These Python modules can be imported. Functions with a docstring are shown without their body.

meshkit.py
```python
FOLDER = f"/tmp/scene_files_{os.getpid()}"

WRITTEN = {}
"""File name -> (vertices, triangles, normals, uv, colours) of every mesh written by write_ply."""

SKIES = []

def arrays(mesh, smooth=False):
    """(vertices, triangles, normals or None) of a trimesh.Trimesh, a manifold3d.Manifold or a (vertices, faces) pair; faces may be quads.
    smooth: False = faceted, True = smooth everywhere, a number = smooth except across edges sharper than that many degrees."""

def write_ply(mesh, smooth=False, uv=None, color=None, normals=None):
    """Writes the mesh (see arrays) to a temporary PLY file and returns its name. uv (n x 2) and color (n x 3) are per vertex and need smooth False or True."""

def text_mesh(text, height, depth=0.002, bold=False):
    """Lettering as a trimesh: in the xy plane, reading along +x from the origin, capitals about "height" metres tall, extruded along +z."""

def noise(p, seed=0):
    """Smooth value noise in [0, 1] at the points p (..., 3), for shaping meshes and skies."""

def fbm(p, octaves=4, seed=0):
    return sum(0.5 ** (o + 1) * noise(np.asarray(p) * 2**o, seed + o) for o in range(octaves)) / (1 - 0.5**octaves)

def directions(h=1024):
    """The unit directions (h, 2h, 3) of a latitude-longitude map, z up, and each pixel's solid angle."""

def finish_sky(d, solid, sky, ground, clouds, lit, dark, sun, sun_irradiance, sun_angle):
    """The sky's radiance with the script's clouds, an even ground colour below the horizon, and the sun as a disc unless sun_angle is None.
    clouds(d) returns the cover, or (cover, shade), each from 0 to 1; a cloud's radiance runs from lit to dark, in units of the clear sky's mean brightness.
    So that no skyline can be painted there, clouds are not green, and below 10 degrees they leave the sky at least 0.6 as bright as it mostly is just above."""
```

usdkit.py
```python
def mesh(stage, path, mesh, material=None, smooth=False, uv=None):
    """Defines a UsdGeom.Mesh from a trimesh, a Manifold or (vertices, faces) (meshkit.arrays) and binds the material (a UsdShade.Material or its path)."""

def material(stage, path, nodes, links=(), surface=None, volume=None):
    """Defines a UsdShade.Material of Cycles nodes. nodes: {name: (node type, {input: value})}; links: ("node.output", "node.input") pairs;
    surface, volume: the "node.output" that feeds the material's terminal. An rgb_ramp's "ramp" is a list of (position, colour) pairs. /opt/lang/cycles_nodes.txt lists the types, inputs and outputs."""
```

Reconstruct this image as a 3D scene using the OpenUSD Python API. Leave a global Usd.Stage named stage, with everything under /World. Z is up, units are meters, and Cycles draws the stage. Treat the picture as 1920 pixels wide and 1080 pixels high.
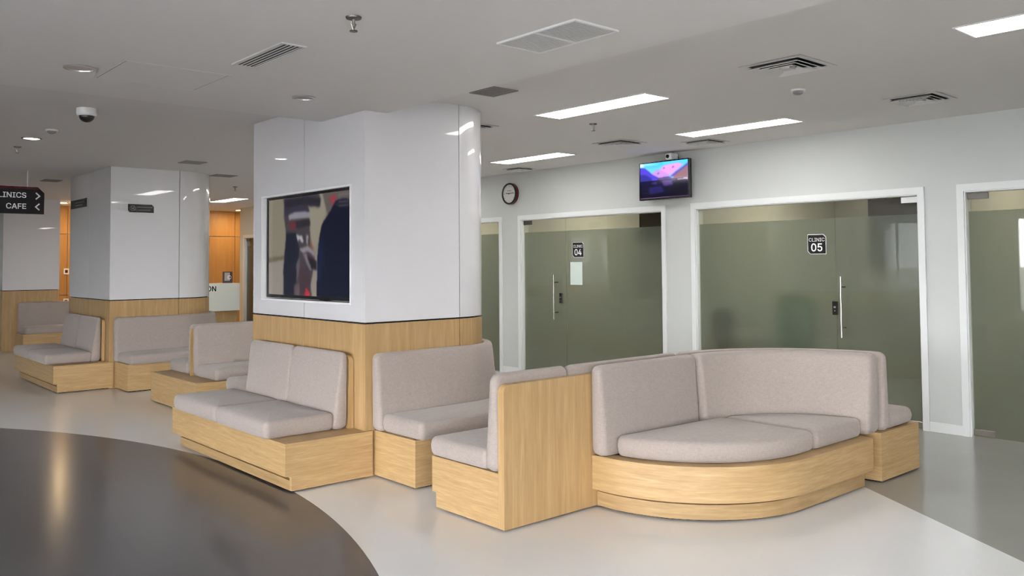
import math
import numpy as np, trimesh, usdkit, meshkit
from shapely.geometry import Polygon, box as _sbox, LineString, Point
from shapely import affinity, union_all
from pxr import Usd, UsdGeom, UsdLux, UsdShade, Gf, Sdf, Vt

stage = Usd.Stage.CreateInMemory()
UsdGeom.Xform.Define(stage, '/World')
UsdGeom.Scope.Define(stage, '/World/Looks')

# ---------------------------------------------------------------- camera, daylight, exposure
F_PX, YAW, PITCH, ROLL, CY = 1592.67, math.radians(48.6365), math.radians(2.2772), math.radians(-0.41616), 431.25
EYE = np.array([0, 0, 1.5])
fw = np.array([math.cos(YAW) * math.cos(PITCH), math.sin(YAW) * math.cos(PITCH), math.sin(PITCH)])
rt = np.array([math.sin(YAW), -math.cos(YAW), 0.0])
up = np.cross(rt, fw)
rt = rt * math.cos(ROLL) + up * math.sin(ROLL)
up = np.cross(rt, fw)
cam = UsdGeom.Camera.Define(stage, '/World/camera')
cam.AddTransformOp().Set(Gf.Matrix4d(*rt, 0, *up, 0, *(-fw), 0, *EYE, 1))
cam.CreateHorizontalApertureAttr(36.0)
cam.CreateVerticalApertureAttr(20.25)
cam.CreateFocalLengthAttr(36.0 * F_PX / 1920)
cam.CreateVerticalApertureOffsetAttr(-(540 - CY) / 1920 * 36.0)
cam.CreateClippingRangeAttr(Gf.Vec2f(0.05, 500))
cam.CreateExposureAttr(1.66)
sky = UsdLux.DomeLight.Define(stage, '/World/sky')
sky.CreateColorAttr(Gf.Vec3f(1.0, 0.975, 1.0))
sky.CreateIntensityAttr(2.2)
LAMP = 5.0            # radiance of the long ceiling lamps
WARM = 125.0           # the warm downlights of the reception
ROOM = 8.5            # lamps inside the consulting rooms

# ---------------------------------------------------------------- helpers
LOC, USED = {}, {}


def sbox(x0, x1, y0, y1):
    return _sbox(x0, y0, x1, y1)


def path_for(parent, name):
    parent = parent or '/World'
    n = USED.get((parent, name), 0)
    USED[(parent, name)] = n + 1
    return f'{parent}/{name}' + (f'_{n:03d}' if n else '')


def meta(prim, label=None, cat=None, group=None, kind=None):
    for k, v in (('label', label), ('category', cat), ('group', group), ('kind', kind)):
        if v:
            prim.SetCustomDataByKey(k, v)


def thing(name, label, cat, loc=(0, 0, 0), group=None, kind=None):
    p = path_for(None, name)
    x = UsdGeom.Xform.Define(stage, p)
    x.AddTranslateOp().Set(Gf.Vec3d(*map(float, loc)))
    meta(x.GetPrim(), label, cat, group, kind)
    LOC[p] = np.array(loc, float)
    return p


def struct(name, loc=(0, 0, 0), label=None, cat=None):
    return thing(name, label, cat, loc, kind='structure')


def obj(name, mesh, mat, parent=None, smooth=30, label=None, cat=None, kind=None, group=None):
    """One Mesh; vertices are given in world coordinates and stored relative to the parent thing."""
    p = path_for(parent, name)
    v, f, n = meshkit.arrays(mesh, smooth)
    off = LOC.get(parent, np.zeros(3))
    LOC[p] = off
    m = usdkit.mesh(stage, p, (v - off, f), M[mat])
    if n is not None:
        m.CreateNormalsAttr(Vt.Vec3fArray.FromNumpy(n.astype(np.float32)))
        m.SetNormalsInterpolation('vertex')
    meta(m.GetPrim(), label, cat, group, kind)
    return p


def dup(root, off, label, group=None):
    name = root.split('/')[-1]
    if name[-4:-3] == '_' and name[-3:].isdigit():
        name = name[:-4]
    src = stage.GetPrimAtPath(root)
    was = src.GetCustomData()
    p = path_for(None, name)
    x = UsdGeom.Xform.Define(stage, p)
    o = x.GetPrim()
    o.GetReferences().AddInternalReference(Sdf.Path(root))
    x.ClearXformOpOrder()
    x.GetPrim().GetAttribute('xformOp:translate').Set(Gf.Vec3d(*map(float, LOC[root] + np.array(off, float)))) if o.HasAttribute('xformOp:translate') else None
    x.SetXformOpOrder([UsdGeom.XformOp(o.GetAttribute('xformOp:translate'))])
    meta(o, label, was['category'], group or was.get('group'))
    o.SetInstanceable(True)
    LOC[p] = LOC[root] + np.array(off, float)
    return p


def box(x0, x1, y0, y1, z0, z1, b=0.0):
    """A box; b chamfers every edge."""
    x0, x1 = sorted((x0, x1)); y0, y1 = sorted((y0, y1)); z0, z1 = sorted((z0, z1))
    if b <= 0:
        m = trimesh.creation.box([x1 - x0, y1 - y0, z1 - z0])
        m.apply_translation([(x0 + x1) / 2, (y0 + y1) / 2, (z0 + z1) / 2])
        return m
    pts = []
    for x, sx in ((x0, 1), (x1, -1)):
        for y, sy in ((y0, 1), (y1, -1)):
            for z, sz in ((z0, 1), (z1, -1)):
                pts += [(x, y + sy * b, z + sz * b), (x + sx * b, y, z + sz * b), (x + sx * b, y + sy * b, z)]
    return trimesh.convex.convex_hull(np.array(pts))


def join(*ms):
    return trimesh.util.concatenate([trimesh.Trimesh(*meshkit.arrays(m)[:2], process=False) for m in ms])


def prism(poly, z0, z1):
    """Extrudes a shapely polygon (xy) between two heights."""
    ms = []
    for g in getattr(poly, 'geoms', [poly]):
        if g.geom_type != 'Polygon' or g.area < 1e-8:
            continue
        m = trimesh.creation.extrude_polygon(g, z1 - z0, engine='earcut')
        m.apply_translation([0, 0, z0])
        ms.append(m)
    return trimesh.util.concatenate(ms)


def prism_x(poly, x0, x1):
    """A polygon given in (y, z), extruded along x."""
    m = prism(poly, 0, x1 - x0)
    v = np.array(m.vertices)
    return fixed(np.stack([v[:, 2] + x0, v[:, 0], v[:, 1]], 1), m.faces)


def prism_y(poly, y0, y1):
    """A polygon given in (x, z), extruded along y."""
    m = prism(poly, 0, y1 - y0)
    v = np.array(m.vertices)
    return fixed(np.stack([v[:, 0], v[:, 2] + y0, v[:, 1]], 1), m.faces)


def fixed(v, f):
    m = trimesh.Trimesh(v, f, process=False)
    if m.volume < 0:
        m.invert()
    return m


def cyl(p0, p1, r, n=20, r1=None):
    p0, p1 = np.array(p0, float), np.array(p1, float)
    d = p1 - p0
    L = np.linalg.norm(d); d /= L
    a = np.cross(d, [0, 0, 1.0] if abs(d[2]) < 0.9 else [1.0, 0, 0]); a /= np.linalg.norm(a)
    b = np.cross(d, a)
    th = np.arange(n) * 2 * np.pi / n
    ring = np.cos(th)[:, None] * a + np.sin(th)[:, None] * b
    r1 = r if r1 is None else r1
    v = np.vstack([p0 + ring * r, p1 + ring * r1, [p0], [p1]])
    i = np.arange(n); j = (i + 1) % n
    f = np.vstack([np.c_[i, j, n + j], np.c_[i, n + j, n + i], np.c_[j, i, 0 * i + 2 * n], np.c_[n + i, n + j, 0 * i + 2 * n + 1]])
    return fixed(v, f)


def lathe(profile, c, axis='z', n=32):
    """profile: (radius, height) pairs, closed to the axis; turned about the axis through c."""
    p = np.array(profile, float)
    th = np.arange(n) * 2 * np.pi / n
    v = np.stack([p[:, 0, None] * np.cos(th), p[:, 0, None] * np.sin(th), np.repeat(p[:, 1, None], n, 1)], -1).reshape(-1, 3)
    k = len(p)
    f = []
    for a in range(k - 1):
        for i in range(n):
            j = (i + 1) % n
            f += [(a * n + i, a * n + j, (a + 1) * n + j), (a * n + i, (a + 1) * n + j, (a + 1) * n + i)]
    if axis == 'x':
        v = v[:, [2, 0, 1]]
    m = trimesh.Trimesh(v + np.array(c, float), f)
    m.merge_vertices()
    m.update_faces(m.nondegenerate_faces())
    if m.volume < 0:
        m.invert()
    return m


def dense(loop, step):
    loop = np.array(loop, float)
    out = []
    for a, b in zip(loop, np.roll(loop, -1, 0)):
        k = max(1, int(np.linalg.norm(b - a) / step))
        out += [a + (b - a) * t / k for t in range(k)]
    return np.array(out)


def round_rect(a0, a1, b0, b1, r, step=0.05):
    pts = []
    for cx, cy, t0 in ((a1 - r, b0 + r, -90), (a1 - r, b1 - r, 0), (a0 + r, b1 - r, 90), (a0 + r, b0 + r, 180)):
        for t in np.radians(np.linspace(t0, t0 + 90, 6)):
            pts.append((cx + r * math.cos(t), cy + r * math.sin(t)))
    return dense(pts, step)


def pillow(loop, h, r, puff=0.012, rings=7):
    """A cushion over a convex, dense, counter-clockwise loop: rounded edges of radius r and a slightly domed top."""
    loop = np.asarray(loop, float)
    n = len(loop)
    t = np.roll(loop, -1, 0) - np.roll(loop, 1, 0)
    t /= np.linalg.norm(t, axis=1, keepdims=True)
    inw = np.c_[-t[:, 1], t[:, 0]]
    layers = []
    for a in np.radians(np.linspace(0, 90, 5)):
        layers.append((loop + inw * r * (1 - math.sin(a)), r * (1 - math.cos(a))))
    bulge = np.linspace(0, 1, 4)[1:-1]
    for s in bulge:
        layers.append((loop - inw * 0.004 * math.sin(math.pi * s), r + (h - 2 * r) * s))
    for a in np.radians(np.linspace(0, 90, 5)):
        layers.append((loop + inw * r * (1 - math.cos(a)), h - r + r * math.sin(a)))
    c = loop.mean(0)
    top = layers[-1][0]
    for k in range(1, rings):
        s = 1 - k / rings
        layers.append((c + (top - c) * s, h + puff * (1 - s ** 3)))
    v = np.vstack([np.c_[l, np.full(n, z)] for l, z in layers] + [[[*c, 0]], [[*c, h + puff]]])
    i = np.arange(n); j = (i + 1) % n
    f = []
    for k in range(len(layers) - 1):
        f.append(np.c_[k * n + i, k * n + j, (k + 1) * n + j]); f.append(np.c_[k * n + i, (k + 1) * n + j, (k + 1) * n + i])
    L = len(layers)
    f.append(np.c_[j, i, 0 * i + L * n]); f.append(np.c_[(L - 1) * n + i, (L - 1) * n + j, 0 * i + L * n + 1])
    return v, np.vstack(f)


def seat_cushion(s0, s1, t0, t1, z0, h, to_xy, r=0.036):
    """A seat cushion, rectangular in (s, t), bent by to_xy(s, t)."""
    v, f = pillow(round_rect(s0, s1, t0, t1, 0.042), h, r)
    x, y = to_xy(v[:, 0], v[:, 1])
    return fixed(np.c_[x, y, v[:, 2] + z0], f)


def back_cushion(s0, s1, z0, z1, tb, tt, to_xy, t_rear=0.0, r=0.032, lean=0.0):
    """A back cushion along s: tb thick at the bottom, tt at the top; t grows away from the wall behind it."""
    v, f = pillow(round_rect(s0, s1, z0, z1, 0.045), 1.0, 0.35, puff=0.06)
    # the profile height is a fraction of the thickness here
    k = (v[:, 1] - z0) / (z1 - z0)
    th = tb + (tt - tb) * k
    # keep the edge radius close to r whatever the thickness
    w = v[:, 2]
    t = t_rear + lean * k + w * th
    x, y = to_xy(v[:, 0], t)
    return fixed(np.c_[x, y, v[:, 1]], f)


# back cushions need their own pillow: the loop inset is in metres while the height is a fraction of the thickness
_pillow = pillow


def pillow(loop, h, r, puff=0.012, rings=7):
    if h != 1.0:
        return _pillow(loop, h, r, puff, rings)
    v, f = _pillow(loop, 0.12, 0.032, 0.008, rings)
    v[:, 2] /= 0.12
    return v, f


# ---------------------------------------------------------------- materials
M = {}


def mat(name, nodes, links=(), surface='p.BSDF'):
    M[name] = usdkit.material(stage, '/World/Looks/' + name, nodes, links, surface=surface)


def plain(name, col, rough=0.5, metal=0.0, spec=0.5, coat=0.0, **kw):
    mat(name, {'p': ('principled_bsdf', {'base_color': col, 'roughness': rough, 'metallic': metal, 'specular_ior_level': spec, 'coat_weight': coat, **kw})})


def glow(name, col, strength):
    mat(name, {'e': ('emission', {'color': col, 'strength': strength})}, surface='e.emission')


def wood(name, scale, dark, light, rough=0.42, shift=(0, 0, 0)):
    """Light oak veneer: grain stretched along one axis by the mapping's scale."""
    mat(name, {'tc': ('texture_coordinate', {}),
               'mp': ('mapping', {'scale': scale, 'location': shift}),
               'n1': ('noise_texture', {'scale': 1.0, 'detail': 5.0, 'roughness': 0.62, 'distortion': 0.6}),
               'mp2': ('mapping', {'scale': tuple(4 * s for s in scale)}),
               'n2': ('noise_texture', {'scale': 1.0, 'detail': 2.0, 'roughness': 0.5}),
               'mx': ('mix_float', {'fac': 0.35}),
               'r': ('rgb_ramp', {'ramp': [(0.30, dark), (0.52, tuple((a + b) / 2 for a, b in zip(dark, light))), (0.68, light)]}),
               'b': ('bump', {'strength': 0.12, 'distance': 0.002}),
               'p': ('principled_bsdf', {'roughness': rough})},
        [('tc.object', 'mp.vector'), ('mp.vector', 'n1.vector'), ('tc.object', 'mp2.vector'), ('mp2.vector', 'n2.vector'),
         ('n1.fac', 'mx.a'), ('n2.fac', 'mx.b'), ('mx.result', 'r.fac'), ('r.color', 'p.base_color'), ('mx.result', 'b.height'), ('b.normal', 'p.normal')])


def fabric(name, a, b):
    mat(name, {'tc': ('texture_coordinate', {}),
               'm1': ('mapping', {'scale': (260, 260, 40)}), 'n1': ('noise_texture', {'scale': 1.0, 'detail': 2.0}),
               'm2': ('mapping', {'scale': (40, 40, 260)}), 'n2': ('noise_texture', {'scale': 1.0, 'detail': 2.0}),
               'm3': ('mapping', {'scale': (9, 9, 2.2)}), 'n3': ('noise_texture', {'scale': 1.0, 'detail': 3.0}),
               'mx': ('mix_float', {'fac': 0.5}),
               'r': ('rgb_ramp', {'ramp': [(0.35, a), (0.65, b)]}),
               'b': ('bump', {'strength': 0.35, 'distance': 0.002}),
               'b2': ('bump', {'strength': 0.22, 'distance': 0.02}),
               'p': ('principled_bsdf', {'roughness': 0.92, 'specular_ior_level': 0.2, 'sheen_weight': 0.25, 'sheen_roughness': 0.5})},
        [('tc.object', 'm1.vector'), ('m1.vector', 'n1.vector'), ('tc.object', 'm2.vector'), ('m2.vector', 'n2.vector'),
         ('tc.object', 'm3.vector'), ('m3.vector', 'n3.vector'), ('n3.fac', 'b2.height'), ('b2.normal', 'b.normal'),
         ('n1.fac', 'mx.a'), ('n2.fac', 'mx.b'), ('mx.result', 'r.fac'), ('r.color', 'p.base_color'), ('mx.result', 'b.height'), ('b.normal', 'p.normal')])


def epoxy(name, a, b, spec=0.5):
    mat(name, {'tc': ('texture_coordinate', {}),
               'n': ('noise_texture', {'scale': 0.9, 'detail': 4.0, 'roughness': 0.6}),
               'r': ('rgb_ramp', {'ramp': [(0.3, a), (0.7, b)]}),
               'p': ('principled_bsdf', {'specular_ior_level': spec, 'roughness': 0.19})},
        [('tc.object', 'n.vector'), ('n.fac', 'r.fac'), ('r.color', 'p.base_color')])


plain('wall_paint', (0.61, 0.63, 0.615), 0.6)
plain('wall_grey', (0.5, 0.5, 0.48), 0.7)
plain('ceiling_paint', (0.68, 0.655, 0.64), 0.8, spec=0.2)
plain('soffit_paint', (0.72, 0.70, 0.685), 0.8, spec=0.2)
plain('gloss_white', (0.735, 0.72, 0.735), 0.25, spec=0.4, coat=1.0, coat_roughness=0.012)
plain('satin_white', (0.82, 0.82, 0.82), 0.35)
plain('trim_white', (0.80, 0.82, 0.82), 0.35)
plain('black_gap', (0.012, 0.012, 0.012), 0.7)
plain('black_plastic', (0.012, 0.012, 0.014), 0.25)
plain('sign_black', (0.012, 0.011, 0.012), 0.25)
plain('sign_red', (0.10, 0.008, 0.015), 0.3)
plain('sign_white', (0.85, 0.85, 0.85), 0.5)
plain('sign_grey', (0.22, 0.21, 0.21), 0.5)
plain('steel', (0.55, 0.53, 0.5), 0.28, metal=1.0)
plain('dark_steel', (0.16, 0.15, 0.14), 0.35, metal=1.0)
plain('grille_white', (0.62, 0.61, 0.60), 0.5)
plain('grille_grey', (0.28, 0.26, 0.255), 0.6)
plain('reflector', (0.62, 0.60, 0.60), 0.25, metal=0.9)
plain('paper', (0.72, 0.83, 0.78), 0.8)
plain('clock_face', (0.62, 0.6, 0.58), 0.5)
plain('clock_red', (0.10, 0.004, 0.012), 0.3)
plain('brown_cabinet', (0.075, 0.055, 0.038), 0.6)
plain('chair_dark', (0.045, 0.03, 0.022), 0.7)
plain('screen_green', (0.05, 0.22, 0.13), 0.8)
plain('counter_white', (0.86, 0.89, 0.83), 0.35)
plain('brochure', (0.10, 0.075, 0.085), 0.5)
plain('brochure_light', (0.55, 0.5, 0.5), 0.5)
plain('pavement', (0.16, 0.16, 0.16), 0.9)
epoxy('epoxy_light', (0.79, 0.795, 0.805), (0.82, 0.825, 0.835))
epoxy('epoxy_dark', (0.108, 0.103, 0.110), (0.115, 0.110, 0.117), 0.36)
epoxy('epoxy_grey', (0.33, 0.325, 0.31), (0.37, 0.365, 0.35))
OAK_D, OAK_L = (0.40, 0.25, 0.105), (0.60, 0.41, 0.205)
wood('oak_along', (2.6, 2.6, 42), OAK_D, OAK_L)
wood('oak_upright', (24, 24, 1.3), (0.40, 0.25, 0.105), (0.57, 0.38, 0.185))
wood('oak_plinth_shaded', (2.6, 2.6, 42), tuple(0.86 * c for c in OAK_D), tuple(0.86 * c for c in OAK_L), shift=(5.3, 2.1, 7.7))  # oak darkened to put the shade below the overhang into its colour
wood('amber_panel', (14, 14, 1.0), (0.42, 0.21, 0.065), (0.52, 0.28, 0.095), 0.45)
fabric('upholstery', (0.355, 0.30, 0.27), (0.425, 0.365, 0.33))
glow('lamp_white', (1.0, 0.985, 0.95), LAMP)
glow('lamp_small', (1.0, 0.95, 0.88), LAMP * 1.3)
glow('lamp_warm', (1.0, 0.72, 0.40), WARM)
glow('lamp_room', (1.0, 0.84, 0.62), ROOM)
mat('clear_glass', {'t': ('transparent_bsdf', {'color': (0.90, 0.92, 0.885)}), 'g': ('glossy_bsdf', {'color': (1, 1, 1), 'roughness': 0.02}),
    'w': ('layer_weight', {'blend': 0.5}), 'p5': ('math', {'math_type': 'power', 'value2': 5.0}), 'ma': ('math', {'math_type': 'multiply_add', 'value2': 0.9, 'value3': 0.03}), 'm': ('mix_closure', {})},
    [('w.facing', 'p5.value1'), ('p5.value', 'ma.value1'), ('ma.value', 'm.fac'), ('t.BSDF', 'm.closure1'), ('g.BSDF', 'm.closure2')], surface='m.closure')
mat('facade_glass', {'t': ('transparent_bsdf', {'color': (0.93, 0.95, 0.95)}), 'g': ('glossy_bsdf', {'color': (1, 1, 1), 'roughness': 0.0}),
    'w': ('layer_weight', {'blend': 0.5}), 'p5': ('math', {'math_type': 'power', 'value2': 5.0}), 'ma': ('math', {'math_type': 'multiply_add', 'value2': 0.9, 'value3': 0.03}), 'm': ('mix_closure', {})},
    [('w.facing', 'p5.value1'), ('p5.value', 'ma.value1'), ('ma.value', 'm.fac'), ('t.BSDF', 'm.closure1'), ('g.BSDF', 'm.closure2')], surface='m.closure')
mat('frosted_film', {'d': ('diffuse_bsdf', {'color': (0.43, 0.45, 0.425)}), 'r': ('refraction_bsdf', {'color': (0.80, 0.84, 0.83), 'roughness': 0.46, 'IOR': 1.2}),
                     'tr': ('translucent_bsdf', {'color': (0.72, 0.73, 0.69)}), 'n': ('mix_closure', {'fac': 0.86}), 'm': ('mix_closure', {'fac': 0.84})},
    [('tr.BSDF', 'n.closure1'), ('r.BSDF', 'n.closure2'), ('d.BSDF', 'm.closure1'), ('n.closure', 'm.closure2')], surface='m.closure')
for nm, st in (('tv_print', 0.37), ('tv_print_bright', 0.52)):
  mat(nm, {'a': ('attribute', {'attribute': 'picture'}), 'e': ('emission', {'strength': st}), 'g': ('glossy_bsdf', {'color': (1, 1, 1), 'roughness': 0.08}),
                 'f': ('fresnel', {'IOR': 1.25}), 'd': ('diffuse_bsdf', {'color': (0.01, 0.01, 0.01)}), 'm': ('mix_closure', {}), 's': ('add_closure', {})},
    [('a.color', 'e.color'), ('f.fac', 'm.fac'), ('d.BSDF', 'm.closure1'), ('g.BSDF', 'm.closure2'), ('m.closure', 's.closure1'), ('e.emission', 's.closure2')], surface='s.closure')

# ---------------------------------------------------------------- dimensions
W = 7.74                  # face of the clinic wall
CEIL, SOF = 2.75, 2.61
SX, SY = 3.40, 5.88       # the lower ceiling ends at these two edges
X0, X1, YB, YF = -6.0, 11.2, -4.0, 19.0
COL = dict(x0=3.22, xs=4.07, x1=4.54, y0=5.245, y1=7.09, r=0.47)
NEAR_R, FAR_R = 0.47, 0.59
STEP = 5.96               # from column to column
BAND = 1.082


def column_outline(dy=0.0, inset=0.0):
    c = COL
    pts = [(c['x0'], c['y0']), (c['xs'], c['y0'])]
    for t in np.radians(np.linspace(-90, 0, 17))[1:]:
        pts.append((c['xs'] + c['r'] * math.cos(t), c['y0'] + c['r'] + c['r'] * math.sin(t)))
    for t in np.radians(np.linspace(0, 90, 17)):
        pts.append((c['xs'] + c['r'] * math.cos(t), c['y1'] - c['r'] + c['r'] * math.sin(t)))
    pts += [(c['x0'], c['y1'])]
    p = affinity.translate(Polygon(pts), 0, dy)
    return p.buffer(-inset, join_style='mitre') if inset else p


C1, C2 = column_outline(), column_outline(STEP)
C3 = sbox(3.20, 4.12, 17.40, 18.9)

# ---------------------------------------------------------------- floor
room = sbox(X0, X1, YB, YF + 1.6)
disc = Point(-3.407, 5.824).buffer(6.104, quad_segs=64).intersection(room)
# the darker band beside the clinic wall starts at a straight line through the end of the curved seats
grey = Polygon([(3.0, -1.08), (5.46, 2.646), (6.2, 3.77), (7.74, 3.77), (7.74, YB), (1.08, YB)]).intersection(room)
rooms = sbox(W, X1, YB, 17.6)
grey = union_all([grey, rooms]).difference(disc)
light = room.difference(union_all([disc, grey]))
fl = struct('floor')
obj('light_floor', prism(light, -0.1, 0), 'epoxy_light', fl, label='pale glossy epoxy floor')
obj('dark_circle', prism(disc, -0.1, 0), 'epoxy_dark', fl, label='dark grey round field of the floor')
obj('grey_strip', prism(grey, -0.1, 0), 'epoxy_grey', fl, label='mid grey strip of floor along the clinic rooms')
obj('pavement', prism(Point(0, 0).buffer(220, quad_segs=24), -0.3, -0.15), 'pavement', None, kind='structure')

# ---------------------------------------------------------------- ceiling
ce = struct('ceiling')
soffit = sbox(X0, SX, YB, SY)
obj('main_ceiling', prism(sbox(X0, X1, YB, YF + 1.6).difference(soffit), CEIL, CEIL + 0.12), 'ceiling_paint', ce)
obj('lower_ceiling', prism(soffit.difference(C1.buffer(0.002)), SOF, CEIL + 0.12), 'soffit_paint', ce, label='lower white ceiling field ending at the near column')

# ---------------------------------------------------------------- walls
# first edge of each glazed front, side of the door
FRONTS = [(0.436, 'L'), (3.245, 'R'), (6.133, 'L'), (9.006, 'L'), (11.87, 'R'), (15.0, 'L')]
FW, FH = 2.51, 2.145
hole = union_all([sbox(y, y + FW, -1, FH) for y, _ in FRONTS])
wc = struct('wall_right')
obj('wall_surface', prism_x(sbox(YB, 17.6, 0, CEIL).difference(hole), W, W + 0.12), 'wall_paint', wc)
ys = [YB] + [e for y, _ in FRONTS for e in (y, y + FW)] + [17.6]
for k in range(0, len(ys), 2):
    if ys[k + 1] - ys[k] > 0.05:
        obj('baseboard_right', box(W - 0.012, W - 0.0005, ys[k] + 0.002, ys[k + 1] - 0.002, 0.0, 0.085, 0.002), 'trim_white', None, kind='structure')
wf = struct('wall_far')
obj('wall_surface', box(X0, X1, YF + 0.03, YF + 0.15, 0, CEIL), 'wall_paint', wf)
# amber timber panels cover the far wall
px = np.arange(3.0, 11.0, 1.18) + 0.46
for a, b in zip(px[:-1], px[1:]):
    for z0, z1 in ((0.0, 0.92), (0.93, 2.165), (2.175, CEIL - 0.002)):
        obj('timber_panel', box(a + 0.004, b - 0.004, YF, YF + 0.029, z0 + 0.002, z1, 0.003), 'amber_panel', wf)
wb = struct('wall_back')
bays_b = [(x, x + 2.7) for x in np.arange(-5.7, -0.5, 3.0)]
obj('wall_surface', prism_y(sbox(X0, X1, 0, CEIL).difference(union_all([sbox(a, b, 0.12, 2.5) for a, b in bays_b])), YB - 0.15, YB), 'wall_paint', wb)
for i, (a, b) in enumerate(bays_b):
    wn = struct(f'window_{i + 20}')
    fr = sbox(a + 0.002, b - 0.002, 0.122, 2.498)
    mid = (a + b) / 2
    obj('window_frame', prism_y(fr.difference(union_all([sbox(a + 0.05, mid - 0.025, 0.17, 2.45), sbox(mid + 0.025, b - 0.05, 0.17, 2.45)])), YB - 0.10, YB - 0.04), 'dark_steel', wn)
    for q0, q1 in ((a + 0.05, mid - 0.025), (mid + 0.025, b - 0.05)):
        obj('pane', box(q0, q1, YB - 0.075, YB - 0.069, 0.17, 2.45), 'facade_glass', wn)
obj('wall_end', box(X1, X1 + 0.1, YB, YF + 1.6, 0, CEIL), 'wall_grey', None, kind='structure')
obj('wall_side', box(W, X1, 17.6, 17.72, 0, CEIL), 'wall_paint', None, kind='structure')
for y in (-2.4, 3.095, 5.944, 8.8, 11.7, 14.65):
    obj('wall_partition', box(W + 0.125, X1, y - 0.05, y + 0.05, 0, CEIL), 'wall_paint', None, kind='structure')
# glazed facade on the street side, behind and left of the camera
wl = struct('wall_left')
bays = [(-3.6, -0.9), (-0.6, 2.1), (2.4, 5.1), (5.4, 7.0)]
obj('wall_surface', prism_x(sbox(YB, YF + 0.15, 0, CEIL).difference(union_all([sbox(a, b, 0.12, 2.5) for a, b in bays])), X0 - 0.15, X0), 'wall_paint', wl)
for i, (a, b) in enumerate(bays):
    wn = struct(f'window_{i + 10}')
    fr = sbox(a + 0.002, b - 0.002, 0.122, 2.498)
    obj('window_frame', prism_x(fr.difference(union_all([sbox(a + 0.05, (a + b) / 2 - 0.025, 0.17, 2.45), sbox((a + b) / 2 + 0.025, b - 0.05, 0.17, 2.45)])), X0 - 0.10, X0 - 0.04), 'dark_steel', wn)
    for q0, q1 in ((a + 0.05, (a + b) / 2 - 0.025), ((a + b) / 2 + 0.025, b - 0.05)):
        obj('pane', box(X0 - 0.075, X0 - 0.069, q0, q1, 0.17, 2.45), 'facade_glass', wn)

# ---------------------------------------------------------------- glazed clinic fronts
def handle(door, y, z0=0.775, z1=1.355):
    for x in (7.705, 7.855):
        h = obj('pull_handle', cyl((x, y, z0), (x, y, z1), 0.0105, 16), 'steel', door)
        for z in (z0 + 0.09, z1 - 0.10):
            g = (x + 0.010, 7.7735) if x < 7.78 else (7.7865, x - 0.010)
            obj('standoff', cyl((g[0], y, z), (g[1], y, z), 0.007, 12), 'dark_steel', h)


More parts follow.
